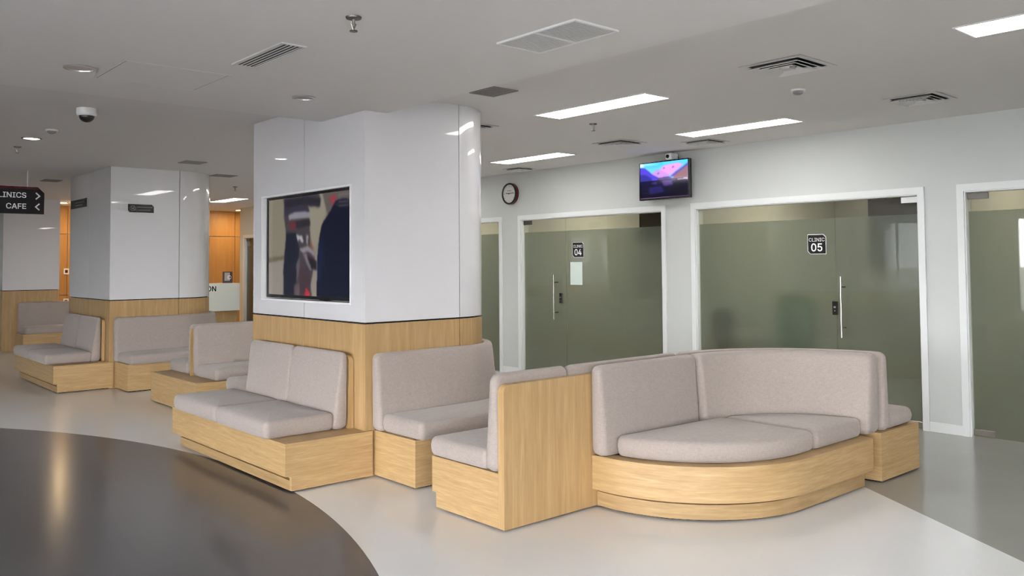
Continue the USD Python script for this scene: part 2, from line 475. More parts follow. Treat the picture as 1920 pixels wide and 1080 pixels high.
for k, (y0, side) in enumerate(FRONTS):
    y1 = y0 + FW
    t = struct(f'trim_{k + 1}')
    prof = sbox(y0 - 0.012, y1 + 0.012, 0, FH + 0.012).difference(sbox(y0 + 0.045, y1 - 0.045, -1, FH - 0.05))
    obj('architrave', prism_x(prof, W - 0.018, W - 0.0008), 'trim_white', t)
    lin = sbox(y0 + 0.001, y1 - 0.001, 0, FH - 0.001).difference(sbox(y0 + 0.055, y1 - 0.055, -1, FH - 0.06))
    obj('jamb', prism_x(lin, W, W + 0.12), 'trim_white', t)
    a, b, top = y0 + 0.06, y1 - 0.06, FH - 0.066
    seam = a + 0.80 if side == 'R' else b - 0.80 - 0.0
    parts = ((a, seam - 0.003), (seam + 0.003, b))
    iw = 0 if side == 'L' else 1
    for q, (c, d) in enumerate(parts):
        fixed_pane = q == iw
        root = struct(f'window_{k + 1}' if fixed_pane else f'door_{k + 1}')
        obj('glass_pane', box(7.774, 7.786, c, d, 0.008, top), 'clear_glass', root)
        obj('frosted_film', box(7.7875, 7.7915, c + 0.001, d - 0.001, 0.01, 1.922), 'frosted_film', root, label='frosted film up to just below the top of the glass')
        if not fixed_pane:
            hy = seam - 0.085 if side == 'R' else seam + 0.16
            handle(root, hy)
            ly = seam + 0.005 if side == 'R' else seam + 0.085
            lk = obj('lock', box(7.757, 7.773, ly - 0.028, ly + 0.028, 0.985, 1.115, 0.004), 'black_plastic', root)
            obj('lock_cylinder', cyl((7.750, ly, 1.06), (7.7572, ly, 1.06), 0.011, 14), 'steel', lk)
            obj('lock_cylinder', cyl((7.752, ly, 1.025), (7.7572, ly, 1.025), 0.006, 12), 'steel', lk)
            e0, e1 = (c, c + 0.15) if side == 'R' else (d - 0.17, d)
            pm = 'satin_white' if k == 1 else 'dark_steel'
            obj('pivot_hinge', box(7.764, 7.7735, e0, e1, top - 0.055, top, 0.003), pm, root, label='patch hinge at the head of the glass door')
            obj('pivot_hinge', box(7.764, 7.7735, e0, e1, 0.012, 0.067, 0.003), 'steel', root, label='patch hinge at the foot of the glass door')

# inside of the consulting rooms, dimly seen through the glass
for k, (y0, side) in enumerate(FRONTS[:4]):
    t = thing('room_lamp', ['warm square lamp inside the rightmost glazed room', 'warm square lamp inside the room with the green chair', 'warm square lamp inside the room with the taped paper on its glass', 'warm square lamp inside the narrow visible room beside the near column'][k], 'lamp', (9.3, y0 + 1.5, CEIL))
    obj('lamp_frame', prism(sbox(8.98, 9.62, y0 + 1.18, y0 + 1.82).difference(sbox(9.0, 9.6, y0 + 1.2, y0 + 1.8)), CEIL - 0.02, CEIL - 0.001), 'satin_white', t)
    obj('diffuser', box(9.001, 9.599, y0 + 1.201, y0 + 1.799, CEIL - 0.012, CEIL - 0.002), 'lamp_room', t)
t = thing('wall_cabinet', 'dark brown tall cabinet behind the glass of room 05, right side', 'cabinet', (8.6, 3.2, 0))
obj('cabinet_body', box(8.25, 8.75, 3.16, 4.0, 1.45, 2.55, 0.004), 'brown_cabinet', t)
t = thing('wall_cabinet', 'dark brown high cabinet behind the glass of room 04, right side', 'cabinet', (8.6, 6.2, 0))
obj('cabinet_body', box(8.25, 8.75, 6.05, 6.95, 1.75, 2.55, 0.004), 'brown_cabinet', t)
def office_chair(y, w, z0, z1, m, label, x=8.12):
    t = thing('office_chair', label, 'chair', (x + 0.3, y, 0))
    v, fc = _pillow(round_rect(y - w / 2, y + w / 2, z0, z1, 0.13), 0.08, 0.03)
    obj('backrest', fixed(np.c_[v[:, 2] + x, v[:, 0], v[:, 1]], fc), m, t)
    obj('back_support', box(x + 0.092, x + 0.118, y - 0.04, y + 0.04, 0.44, z0 + 0.2, 0.004), 'black_plastic', t)
    obj('seat', seat_cushion(x + 0.13, x + 0.58, y - 0.22, y + 0.22, 0.42, 0.09, lambda s, q: (s, q)), m, t)
    obj('seat_plate', box(x + 0.09, x + 0.5, y - 0.05, y + 0.05, 0.40, 0.4195, 0.004), 'black_plastic', t)
    c = x + 0.34
    obj('stem', cyl((c, y, 0.09), (c, y, 0.3995), 0.03), 'black_plastic', t)
    for q in range(5):
        an = q * 2 * math.pi / 5
        obj('foot', cyl((c + 0.02 * math.cos(an), y + 0.02 * math.sin(an), 0.07), (c + 0.20 * math.cos(an), y + 0.20 * math.sin(an), 0.026), 0.025, 10), 'black_plastic', t)


office_chair(5.66, 0.30, 0.50, 0.98, 'chair_dark', 'dark office chair blurred behind the frosted glass of the room signed 05')
office_chair(4.76, 0.46, 0.60, 1.16, 'screen_green', 'green padded chair blurred behind the frosted glass of the room signed 05')

# ---------------------------------------------------------------- columns
def ring_part(outer, inner_inset, sector):
    return outer.difference(outer.buffer(-inner_inset, join_style='mitre')).intersection(sector)


def build_column(dy, label, tv):
    o = column_outline(dy)
    t = thing('column', label, 'column', (3.22, 5.245 + dy, 0))
    if not tv:
        obj('core', prism(o.buffer(-0.021, join_style='mitre'), 0, CEIL - 0.001), 'black_gap', t)
    if tv:   # a core with a niche for the screen
        full = o.buffer(-0.021, join_style='mitre')
        cut = full.difference(sbox(3.0, 3.35, 5.433, 6.922))
        obj('core', prism(full, 0, 1.204), 'black_gap', t)
        obj('core', prism(cut, 1.2045, 2.095), 'black_gap', t)
        obj('core', prism(full, 2.0955, CEIL - 0.001), 'black_gap', t)
    g = 0.0035
    c = COL
    ym = 6.157 + dy
    y0, y1 = c['y0'] + dy, c['y1'] + dy
    sectors = {
        'right': sbox(c['x0'] + 0.0, c['xs'] - g, y0 - 1, y0 + 0.02),
        'curve': sbox(c['xs'] + g, 9, y0 - 1, ym - g),
        'curve2': sbox(c['xs'] + g, 9, ym + g, y1 + 1),
        'rear': sbox(c['x0'], c['xs'] - g, y1 - 0.02, y1 + 1)}
    for key, sec in sectors.items():
        p = ring_part(o, 0.02, sec)
        obj('white_panel', prism(p, BAND + 0.006, CEIL - 0.001), 'gloss_white', t)
        obj('wood_panel', prism(p, 0.0, BAND - 0.006), 'oak_upright', t)
    for a, b in ((y0 + 0.0205, ym - g), (ym + g, y1 - 0.0205)):
        face = sbox(a, b, BAND + 0.006, CEIL - 0.001)
        if tv:
            face = face.difference(sbox(5.433, 6.922, 1.204, 2.095))
        obj('white_panel', prism_x(face, 3.22, 3.24), 'gloss_white', t)
        obj('wood_panel', prism_x(sbox(a, b, 0, BAND - 0.006), 3.22, 3.24), 'oak_upright', t)
    if tv:
        nf = sbox(5.434, 6.921, 1.205, 2.094)
        obj('niche_surround', prism_x(nf.difference(sbox(5.452, 6.905, 1.222, 2.078)), 3.214, 3.335), 'satin_white', t, label='white reveal of the screen niche')
        obj('niche_back', prism_x(nf, 3.336, 3.349), 'satin_white', t)
    return t


build_column(0.0, 'white and oak clad column with a large wall screen set in its face', True)
COL.update(r=FAR_R)
build_column(STEP, 'glossy white and oak clad column behind the near one, carrying small black signs', False)
COL.update(r=NEAR_R)
t = thing('column', 'white column over an oak base at the far left, below the hanging sign', 'column', (3.2, 17.4, 0))
obj('core', prism(C3.buffer(-0.021, join_style='mitre'), 0, CEIL - 0.001), 'black_gap', t)
for a, b, c, d in ((3.2, 4.12, 17.40, 17.42), (3.2, 4.12, 18.88, 18.9), (3.2, 3.22, 17.4205, 18.8795), (4.10, 4.12, 17.4205, 18.8795)):
    obj('white_panel', box(a, b, c, d, BAND + 0.006, CEIL - 0.001), 'gloss_white', t)
    obj('wood_panel', box(a, b, c, d, 0, BAND - 0.006), 'oak_upright', t)

# ---------------------------------------------------------------- benches
def straight_y(x, sgn=1):
    """s runs along +y from 0, t runs along -x from the plane x."""
    return lambda s, q: (x - q + 0 * s, s)


def straight_x(y, sgn):
    return lambda s, q: (s, y + sgn * q + 0 * s)


def carcass(t, poly_box, poly_plinth=None, z_step=0.112, z_top=0.325, foot=0.03, back=None, jh=0.020):
    """The wooden base: a box over a set-back plinth over a dark shadow gap. back: shifts the added shade joint under the box inwards."""
    if poly_plinth is None:                     # no step: one box down to the gap
        obj('shadow_gap', prism(poly_box.buffer(-foot, join_style='mitre'), 0.0, 0.012), 'black_gap', t)
        obj('base_box', prism(poly_box, 0.012, z_top), 'oak_along', t)
        return
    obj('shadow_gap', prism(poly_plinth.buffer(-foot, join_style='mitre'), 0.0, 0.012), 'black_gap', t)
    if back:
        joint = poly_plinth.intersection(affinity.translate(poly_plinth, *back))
        obj('shadow_joint', prism(joint, z_step - jh + 0.0005, z_step - 0.0005), 'oak_plinth_shaded', t)  # groove added to draw a shade line under the box
    obj('plinth', prism(poly_plinth, 0.012, z_step - (jh if back else 0.0005)), 'oak_plinth_shaded', t)
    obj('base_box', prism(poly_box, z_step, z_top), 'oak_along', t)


def bench_on_face(dy, label):
    t = thing('bench', label, 'bench', (2.6, 5.215 + dy, 0))
    carcass(t, sbox(2.595, 3.214, 5.2435, 7.27), sbox(2.640, 3.214, 5.2435, 7.20), back=(0.03, 0), jh=0.034)
    step = union_all([sbox(2.595, 3.262, 0.112, 0.325), sbox(2.640, 3.262, 0.012, 0.113)])
    obj('end_panel', prism_y(step, 5.215, 5.243), 'oak_along', t, label='stepped oak end of the base, running on past the corner of the column')
    f = straight_y(3.176)
    obj('seat_cushion', seat_cushion(5.415, 6.265, 0.10, 0.632, 0.3255, 0.125, f), 'upholstery', t)
    obj('seat_cushion', seat_cushion(6.271, 7.12, 0.10, 0.632, 0.3255, 0.125, f), 'upholstery', t)
    obj('back_cushion', back_cushion(5.40, 6.165, 0.326, 0.868, 0.118, 0.050, f, 0.002), 'upholstery', t)
    obj('back_cushion', back_cushion(6.171, 6.93, 0.326, 0.868, 0.118, 0.050, f, 0.002), 'upholstery', t)
    pr = Polygon([(p[0], p[1]) for p in round_rect(5.395, 6.95, 0.20, 0.845, 0.05)]).intersection(sbox(5, 8, 0.3255, 1))
    obj('back_board', prism_x(pr, 3.178, 3.214), 'oak_upright', t)
    return t


L1, L2 = COL['xs'] - 3.29, COL['r'] * math.pi / 2


def around(mirror=False, dy=0.0):
    L2 = COL['r'] * math.pi / 2

    def f(s, q):
        s, q = np.asarray(s, float), np.asarray(q, float)
        a = np.clip((s - L1) / COL['r'], 0, math.pi / 2)
        x = np.where(s < L1, 3.29 + s, COL['xs'] + (COL['r'] + q) * np.sin(a))
        y = np.where(s < L1, COL['y0'] - q, COL['y0'] + COL['r'] - (COL['r'] + q) * np.cos(a) + np.maximum(s - L1 - L2, 0))
        return x, ((COL['y0'] + COL['y1'] - y) if mirror else y) + dy
    return f


def plan(f, s0, s1, t0, t1, n=60):
    s = np.linspace(s0, s1, n)
    xa, ya = f(s, np.full(n, t0)); xb, yb = f(s[::-1], np.full(n, t1))
    return Polygon(np.r_[np.c_[xa, ya], np.c_[xb, yb]]).buffer(0)


def bench_around(mirror, label, dy=0.0):
    f = around(mirror, dy)
    L2 = COL['r'] * math.pi / 2
    t = thing('curved_bench', label, 'bench', (3.3, (7.6 if mirror else 4.75) + dy, 0))
    end = L1 + L2 + (0.42 if COL['r'] < 0.5 else 0.25)
    dp = 0.70 if mirror else 0.523
    carcass(t, plan(f, -0.005, end, 0.006, dp))
    obj('seat_cushion', seat_cushion(0.0, end - 0.01, 0.10, dp + 0.062, 0.3255, 0.125, f), 'upholstery', t)
    obj('back_cushion', back_cushion(-0.025, end - 0.01, 0.326, 0.868, 0.118, 0.075, f, 0.006), 'upholstery', t)
    return t


def double_bench(label):
    """Two seats back to back across the aisle between two columns."""
    t = thing('double_bench', label, 'bench', (3.27, 9.17, 0))
    carcass(t, sbox(3.272, 5.1, 8.50, 9.835))
    for sg in (-1, 1):
        f = straight_x(9.17, sg)
        for a, b in ((3.47, 4.28), (4.286, 5.09)):
            obj('seat_cushion', seat_cushion(a, b, 0.13, 0.665, 0.3255, 0.125, f), 'upholstery', t)
            obj('back_cushion', back_cushion(a + 0.005, b, 0.326, 0.868, 0.108, 0.07, f, 0.022), 'upholstery', t)
    pr = Polygon([(p[0], p[1]) for p in round_rect(3.46, 5.1, 0.20, 0.835, 0.05)]).intersection(sbox(3, 6, 0.3255, 1))
    obj('back_board', prism_y(pr, 9.15, 9.19), 'oak_upright', t)
    return t


b1 = bench_on_face(0, 'two-seat bench with grey cushions under the large wall screen of the near column')
dup(b1, (0, STEP, 0), 'two-seat bench with grey cushions against the left face of the far column')
bench_around(False, 'bench with one long grey back wrapping the rounded right side of the near column')
bench_around(True, 'bench behind the near column, only its seat corner shows past the two-seat bench')
COL.update(r=FAR_R)
bench_around(False, 'bench with one long grey back wrapping the right side of the far column', STEP)
bench_around(True, 'bench on the hidden rear side of the far column', STEP)
COL.update(r=NEAR_R)
double_bench('back-to-back double bench standing between the near and the far column')
t = thing('bench', 'grey bench at the foot of the farthest left column', 'bench', (3.45, 17.3, 0))
carcass(t, sbox(3.42, 4.5, 16.80, 17.396))
obj('seat_cushion', seat_cushion(3.44, 4.49, 0.10, 0.63, 0.3255, 0.125, straight_x(17.39, -1)), 'upholstery', t)
obj('back_cushion', back_cushion(3.44, 4.49, 0.326, 0.868, 0.118, 0.07, straight_x(17.39, -1), 0.0), 'upholstery', t)

# the group in front: straight seat with a timber screen, curved seat behind, leaf-shaped seat in front
YP = 3.637               # front face of the timber screen
CX, CYY = 4.79, 2.71     # centre of the curved backs
t = thing('panel_bench', 'straight bench turned away behind a tall oak back panel, in front', 'bench', (3.13, YP, 0))
f = straight_x(YP + 0.052, 1)
carcass(t, sbox(3.1515, CX - 0.002, YP + 0.0525, 4.32), sbox(3.1515, CX - 0.002, YP + 0.0525, 4.28), z_step=0.10, z_top=0.318, back=(0, -0.03))
step = union_all([sbox(YP + 0.0525, 4.32, 0.10, 0.318), sbox(YP + 0.0525, 4.28, 0.012, 0.101)])
obj('end_panel', prism_x(step, 3.131, 3.151), 'oak_along', t, label='stepped oak end of the base')
pr = Polygon([tuple(p) for p in round_rect(3.131, 6.0, -0.3, 0.818, 0.045)]).intersection(sbox(3, CX - 0.002, 0.012, 1))
obj('back_panel', prism_y(pr, YP, YP + 0.0515), 'oak_upright', t, label='oak back panel with a rounded top corner')
for a, b in ((3.12, 3.70), (3.706, 4.78)):
    obj('back_cushion', back_cushion(a, b, 0.32, 0.872, 0.115, 0.062, f, 0.002), 'upholstery', t)
obj('seat_cushion', seat_cushion(3.12, 3.95, 0.10, 0.65, 0.3185, 0.118, f), 'upholstery', t)
obj('seat_cushion', seat_cushion(3.956, 4.78, 0.10, 0.65, 0.3185, 0.118, f), 'upholstery', t)


def arc(R, sg):
    """s is an arc length at R measured from straight ahead (+y) clockwise; t grows by sg * radius."""
    return lambda s, q: (CX + (R + sg * q) * np.sin(s / R), CYY + (R + sg * q) * np.cos(s / R))


t = thing('quarter_bench', 'curved bench facing the clinic doors, its seat end showing at the right', 'bench', (5.6, 3.6, 0))
R5 = 0.98
f5 = arc(R5, 1)
e5 = R5 * math.pi / 2
carcass(t, plan(f5, 0.003, e5, -0.07, 0.515), z_top=0.335)
obj('back_panel', prism(plan(f5, 0.003, e5 - 0.06, -0.034, -0.016), 0.3355, 0.78), 'oak_upright', t)
obj('back_cushion', back_cushion(0.006, e5 - 0.004, 0.337, 0.872, 0.104, 0.069, f5, -0.014), 'upholstery', t)
obj('seat_cushion', seat_cushion(0.01, e5 * 0.5 - 0.003, 0.085, 0.47, 0.3355, 0.118, f5), 'upholstery', t)
obj('seat_cushion', seat_cushion(e5 * 0.5 + 0.003, e5 - 0.012, 0.085, 0.47, 0.3355, 0.118, f5), 'upholstery', t)

t = thing('leaf_bench', 'leaf-shaped bench with a rounded oak front and grey corner backrest', 'bench', (4.6, 3.1, 0))


def leaf(R, yt, xr, rb, yb=None):
    """Rounded near-left corner (radius R about a fixed centre) and rounded far-right corner (radius rb)."""
    cx, cy = 4.73, 3.58
    pts = [(cx + R * math.cos(a), cy + R * math.sin(a)) for a in np.radians(np.linspace(180, 270, 40))]
    y0 = cy - R
    pts += [(xr, y0)]
    if rb:
        pts += [(CX + rb * math.cos(a), CYY + rb * math.sin(a)) for a in np.radians(np.linspace(4, 90, 40))]
    else:
        pts += [(xr, yt)]
    pts += [(cx - R, yt)]
    return Polygon(pts).buffer(0)


carcass(t, leaf(0.89, 3.634, 5.545, 0.80).intersection(sbox(0, 9, 0, 3.634)), leaf(0.846, 3.634, 5.505, 0.76).intersection(sbox(0, 9, 0, 3.634)), z_step=0.118, z_top=0.325, back=(0.022, 0.022))
inner = leaf(0.82, 3.515, 5.545, 0.755).intersection(sbox(0, 9, 0, 3.515))


def seat_loop(poly, r=0.04):
    p = poly.buffer(-r).buffer(r, quad_segs=6)
    ring = np.array(p.exterior.coords)[:-1]
    if Polygon(ring).exterior.is_ccw is False:
        ring = ring[::-1]
    L = LineString(np.r_[ring, ring[:1]])
    n = int(L.length / 0.022)
    return np.array([L.interpolate(k / n, normalized=True).coords[0] for k in range(n)])


for clip in (sbox(0, 4.925, 0, 9), sbox(4.931, 9, 0, 9)):
    v, fc = _pillow(seat_loop(inner.intersection(clip)), 0.125, 0.036)
    obj('seat_cushion', fixed(v + [0, 0, 0.3255], fc), 'upholstery', t)
obj('back_cushion', back_cushion(3.83, 4.80, 0.326, 0.868, 0.118, 0.08, straight_x(YP - 0.002, -1), 0.0), 'upholstery', t)
f4 = arc(0.943, -1)
obj('back_cushion', back_cushion(0.022, 0.943 * math.pi / 2 - 0.015, 0.337, 0.868, 0.183, 0.123, f4, 0.0), 'upholstery', t)

# ---------------------------------------------------------------- lamps and fittings of the ceiling
def long_lamp(x, y, label, group='long rectangular ceiling lamps'):
    t = thing('ceiling_lamp', label, 'ceiling lamp', (x, y, CEIL), group)
    w, l = 0.14, 0.59
    o = sbox(x - w - 0.012, x + w + 0.012, y - l - 0.012, y + l + 0.012)
    obj('lamp_frame', prism(o.difference(sbox(x - w, x + w, y - l, y + l)), CEIL - 0.006, CEIL - 0.0005), 'satin_white', t)
    obj('diffuser', box(x - w + 0.001, x + w - 0.001, y - l + 0.001, y + l - 0.001, CEIL - 0.005, CEIL - 0.001), 'lamp_white', t)


long_lamp(4.985, 4.60, 'long rectangular ceiling lamp just right of the near column top')
long_lamp(4.915, 1.22, 'long rectangular ceiling lamp cut by the right edge, top corner')
long_lamp(6.77, 4.52, 'long rectangular ceiling lamp above and beside the wall screen with the lake')
long_lamp(6.82, 7.39, 'long rectangular ceiling lamp above the red-rimmed clock')
long_lamp(6.62, 15.7, 'long rectangular ceiling lamp near the reception, between the columns')
for x, y, w in ((4.95, 7.6, 'behind the near column'), (6.8, 10.3, 'second behind the near column'), (4.9, -2.1, 'behind the camera'), (6.75, 13.1, 'hidden by the near column, deep')):  # unseen lamps added for lighting, in line with the visible rows
    long_lamp(x, y, 'long rectangular ceiling lamp added out of sight, ' + w)


def downlight(x, y, z, r, lit, label):
    t = thing('downlight', label, 'ceiling lamp', (x, y, z), 'round downlights')
    obj('trim_ring', lathe([(r * 0.78, -0.001), (r, -0.001), (r, -0.007), (r * 0.8, -0.009), (r * 0.78, -0.001)], (x, y, z)), 'reflector', t)
    obj('bulb', lathe([(0, -0.002), (r * 0.76, -0.002), (r * 0.74, -0.004), (r * 0.4, -0.010), (0, -0.012)], (x, y, z)), lit, t)


plain('bulb_off', (0.5, 0.48, 0.49), 0.2, metal=0.7)
downlight(1.30, 5.11, SOF, 0.085, 'bulb_off', 'unlit round downlight in the lower ceiling, far left')
downlight(2.655, 5.09, SOF, 0.075, 'bulb_off', 'unlit round downlight in the lower ceiling beside the near column')
downlight(1.92, 9.21, CEIL, 0.09, 'lamp_small', 'lit round downlight at the far left of the higher ceiling')
downlight(0.25, 9.3, CEIL, 0.09, 'lamp_small', 'lit round downlight out of sight on the left')
downlight(7.98, 18.35, CEIL, 0.09, 'lamp_warm', 'warm downlight over the amber panels of the reception')
downlight(4.35, 18.15, CEIL, 0.09, 'lamp_warm', 'warm downlight over the amber panels between the two left columns')
downlight(6.0, 18.3, CEIL, 0.09, 'lamp_warm', 'warm downlight over the amber panels hidden behind the far column')


def sprinkler(x, y, z, label):
    t = thing('sprinkler', label, 'sprinkler', (x, y, z), 'ceiling sprinklers')
    obj('escutcheon', lathe([(0, -0.0005), (0.036, -0.0005), (0.034, -0.008), (0.012, -0.012), (0, -0.012)], (x, y, z), n=24), 'dark_steel', t)
    obj('stem', cyl((x, y, z - 0.045), (x, y, z - 0.0115), 0.007, 12), 'steel', t)
    for s in (-1, 1):
        obj('yoke', cyl((x + s * 0.012, y, z - 0.030), (x, y, z - 0.062), 0.003, 8), 'steel', t)
    obj('deflector', cyl((x, y, z - 0.066), (x, y, z - 0.062), 0.018, 16), 'dark_steel', t)


sprinkler(1.961, 3.291, SOF, 'sprinkler head in the lower ceiling, largest and nearest')
sprinkler(5.558, 5.201, CEIL, 'sprinkler head between the three long lamps')
sprinkler(5.568, 12.94, CEIL, 'small distant sprinkler head between the columns')
sprinkler(1.949, 9.96, CEIL, 'small distant sprinkler head at the far left')


def detector(x, y, z, label):
    t = thing('smoke_detector', label, 'smoke detector', (x, y, z), 'smoke detectors')
    obj('base', lathe([(0, -0.0005), (0.052, -0.0005), (0.052, -0.014), (0, -0.014)], (x, y, z), n=28), 'satin_white', t)
    obj('chamber', lathe([(0, -0.0142), (0.036, -0.0142), (0.034, -0.030), (0.02, -0.038), (0, -0.038)], (x, y, z), n=28), 'grille_grey', t)


detector(5.616, 3.222, CEIL, 'white smoke detector left of the lamp by the clinic wall')
detector(1.94, 8.53, CEIL, 'white smoke detector behind the dome camera at the left')

t = thing('dome_camera', 'white dome security camera with black bubble on the higher ceiling', 'security camera', (1.89, 7.22, CEIL))
obj('housing', lathe([(0, -0.0005), (0.075, -0.0005), (0.075, -0.045), (0.066, -0.06), (0, -0.06)], (1.89, 7.22, CEIL)), 'satin_white', t)
obj('dome', lathe([(0, -0.0605), (0.056, -0.0605)] + [(0.056 * math.cos(a), -0.0605 - 0.05 * math.sin(a)) for a in np.linspace(0.1, 1.5, 8)] + [(0, -0.1105)], (1.89, 7.22, CEIL)), 'black_plastic', t)


def diffuser(x, y, s, label, z=CEIL, face='grille_white'):
    """Square four-way air diffuser: nested frames set up into a dark throat."""
    t = thing('air_diffuser', label, 'air vent', (x, y, z), 'square air diffusers')
    sq = lambda h: sbox(x - h, x + h, y - h, y + h)
    h = s / 2
    obj('throat', prism(sq(h * 0.84), z - 0.003, z - 0.0012), 'black_gap', t)
    obj('outer_frame', prism(sq(h).difference(sq(h * 0.80)), z - 0.005, z - 0.0032), face, t)
    for k, r in enumerate((0.70, 0.50, 0.30)):
        a, b = h * (r + 0.09), h * (r - 0.05)
        v, f = [], []
        for rad, zz in ((a, z - 0.021), (b, z - 0.005), (b - 0.004, z - 0.007), (a - 0.004, z - 0.024)):
            v += [(x - rad, y - rad, zz), (x + rad, y - rad, zz), (x + rad, y + rad, zz), (x - rad, y + rad, zz)]
        for c in range(4):
            for i in range(4):
                j = (i + 1) % 4
                n, m = c * 4, ((c + 1) % 4) * 4
                f += [(n + i, n + j, m + j), (n + i, m + j, m + i)]
        obj('blade', fixed(np.array(v), np.array(f)), face, t, smooth=False)
    obj('centre_plate', box(x - h * 0.16, x + h * 0.16, y - h * 0.16, y + h * 0.16, z - 0.024, z - 0.004), face, t)


diffuser(4.88, 2.87, 0.44, 'square air diffuser nearest the camera on the right ceiling')
diffuser(6.66, 2.80, 0.40, 'square air diffuser close to the clinic wall at the far right')
diffuser(6.66, 5.86, 0.40, 'square air diffuser between the long lamps and the wall screen')
diffuser(4.78, 6.02, 0.40, 'square air diffuser partly hidden by the near column')
diffuser(7.30, 5.25, 0.36, 'faint square air diffuser above the wall screen')
diffuser(7.45, 8.3, 0.32, 'faint square air diffuser above the red-rimmed clock')


def louvre(x0, x1, y0, y1, z, n, along, label, face='grille_white', back='black_gap', margin=0.012):
    t = thing('air_grille', label, 'air vent', ((x0 + x1) / 2, (y0 + y1) / 2, z))
    obj('throat', box(x0 + margin, x1 - margin, y0 + margin, y1 - margin, z - 0.003, z - 0.001), back, t)
    obj('frame', prism(sbox(x0, x1, y0, y1).difference(sbox(x0 + margin, x1 - margin, y0 + margin, y1 - margin)), z - 0.008, z - 0.0005), face, t)
    for k in range(n):
        if along == 'y':
            c = x0 + margin + (x1 - x0 - 2 * margin) * (k + 0.5) / n
            obj('slat', box(c - 0.0045, c + 0.0045, y0 + margin, y1 - margin, z - 0.0050, z - 0.0032), face, t)
        else:
            c = y0 + margin + (y1 - y0 - 2 * margin) * (k + 0.5) / n
            obj('slat', box(x0 + margin, x1 - margin, c - 0.0035, c + 0.0035, z - 0.010, z - 0.0032), face, t)


louvre(1.905, 2.045, 3.885, 4.485, SOF, 5, 'y', 'narrow slotted air grille in the lower ceiling, left of the sprinkler')
louvre(3.83, 4.06, 4.53, 4.81, CEIL, 9, 'x', 'small grey square air grille beside the top of the near column', 'grille_grey', 'grille_grey')
louvre(3.72, 3.98, 10.05, 10.32, CEIL, 7, 'x', 'dark square air grille above the far column', 'grille_grey', 'grille_grey')
louvre(4.60, 4.90, 11.3, 11.56, CEIL, 7, 'x', 'dark narrow air grille right of the far column top', 'grille_grey', 'grille_grey')
louvre(2.97, 3.2, 13.4, 13.7, CEIL, 7, 'x', 'dark distant air grille above the hanging sign', 'grille_grey', 'grille_grey')
t = thing('air_grille', 'twin-cell white return air grille, largest of the ceiling grilles', 'air vent', (2.88, 2.93, SOF))
xa, xb, ya, yb = 2.735, 3.035, 2.665, 3.215
ymid = (ya + yb) / 2
cells = [(ya + 0.014, ymid - 0.010), (ymid + 0.010, yb - 0.014)]
obj('frame', prism(sbox(xa, xb, ya, yb).difference(union_all([sbox(xa + 0.014, xb - 0.014, c, d) for c, d in cells])), SOF - 0.010, SOF - 0.0005), 'satin_white', t)
for c, d in cells:
    obj('throat', box(xa + 0.0145, xb - 0.0145, c, d, SOF - 0.0025, SOF - 0.001), 'grille_white', t)
    m = []
    for k in range(26):
        x = xa + 0.014 + (xb - xa - 0.028) * (k + 0.5) / 26
        m.append(box(x - 0.0035, x + 0.0035, c, d, SOF - 0.008, SOF - 0.0028))
    obj('fin_array', join(*m), 'grille_white', t, kind='stuff')
t = thing('access_hatch', 'flush square access hatch in the lower ceiling left of the slotted grille', 'hatch', (1.73, 5.05, SOF))
o = sbox(1.43, 2.025, 4.765, 5.335)
obj('hatch_frame', prism(o.difference(o.buffer(-0.012, join_style='mitre')), SOF - 0.0018, SOF - 0.0005), 'soffit_paint', t)
obj('hatch_lid', prism(o.buffer(-0.016, join_style='mitre'), SOF - 0.0018, SOF - 0.0008), 'soffit_paint', t)
obj('hatch_joint', prism(o.buffer(-0.0125, join_style='mitre').difference(o.buffer(-0.0155, join_style='mitre')), SOF - 0.0012, SOF - 0.0006), 'black_gap', t)

# ---------------------------------------------------------------- lettering helpers
def text_on_x(text, h, x, y, z, bold=True, depth=0.002):
    """Text on a plane facing -x, reading along -y, centred at (y, z)."""
    m = meshkit.text_mesh(text, h, depth, bold)
    v = np.array(m.vertices)
    c = (v.min(0) + v.max(0)) / 2
    return fixed(np.c_[x - v[:, 2], y - (v[:, 0] - c[0]), z + (v[:, 1] - c[1])], m.faces)


def text_on_y(text, h, x, y, z, bold=True, depth=0.003, right=None):
    """Text on a plane facing -y, reading along +x, centred at (x, z)."""
    m = meshkit.text_mesh(text, h, depth, bold)
    v = np.array(m.vertices)
    c = (v.min(0) + v.max(0)) / 2
    x = right - (v[:, 0].max() - c[0]) if right is not None else x
    return fixed(np.c_[x + (v[:, 0] - c[0]), y - v[:, 2], z + (v[:, 1] - c[1])], m.faces)


def room_sign(num, y, z, label):
    t = thing('room_sign', label, 'sign', (7.772, y, z), 'clinic number signs')
    h = 0.098
    s = lambda k: Polygon([(y - k, z - k), (y + k * 0.72, z - k), (y + k, z - k * 0.72), (y + k, z + k), (y - k * 0.72, z + k), (y - k, z + k * 0.72)])
    obj('border', prism_x(s(h), 7.7705, 7.7738), 'sign_white', t)
    obj('plate', prism_x(s(h - 0.006), 7.768, 7.7703), 'sign_black', t)
    obj('word', text_on_x('CLINIC', 0.034, 7.7678, y, z + 0.045, False, 0.001), 'sign_white', t)
    obj('number', text_on_x(num, 0.074, 7.7678, y, z - 0.030, True, 0.001), 'sign_white', t)


room_sign('05', 4.29, 1.67, 'black square sign reading CLINIC 05 on the wide glazed front nearer the camera')
room_sign('04', 7.555, 1.672, 'black square sign reading CLINIC 04 above a taped sheet of paper')
t = obj('paper_notice', box(7.7728, 7.7736, 7.488, 7.70, 1.226, 1.515), 'paper', None, label='pale blank sheet of paper taped below the CLINIC 04 sign', cat='notice')

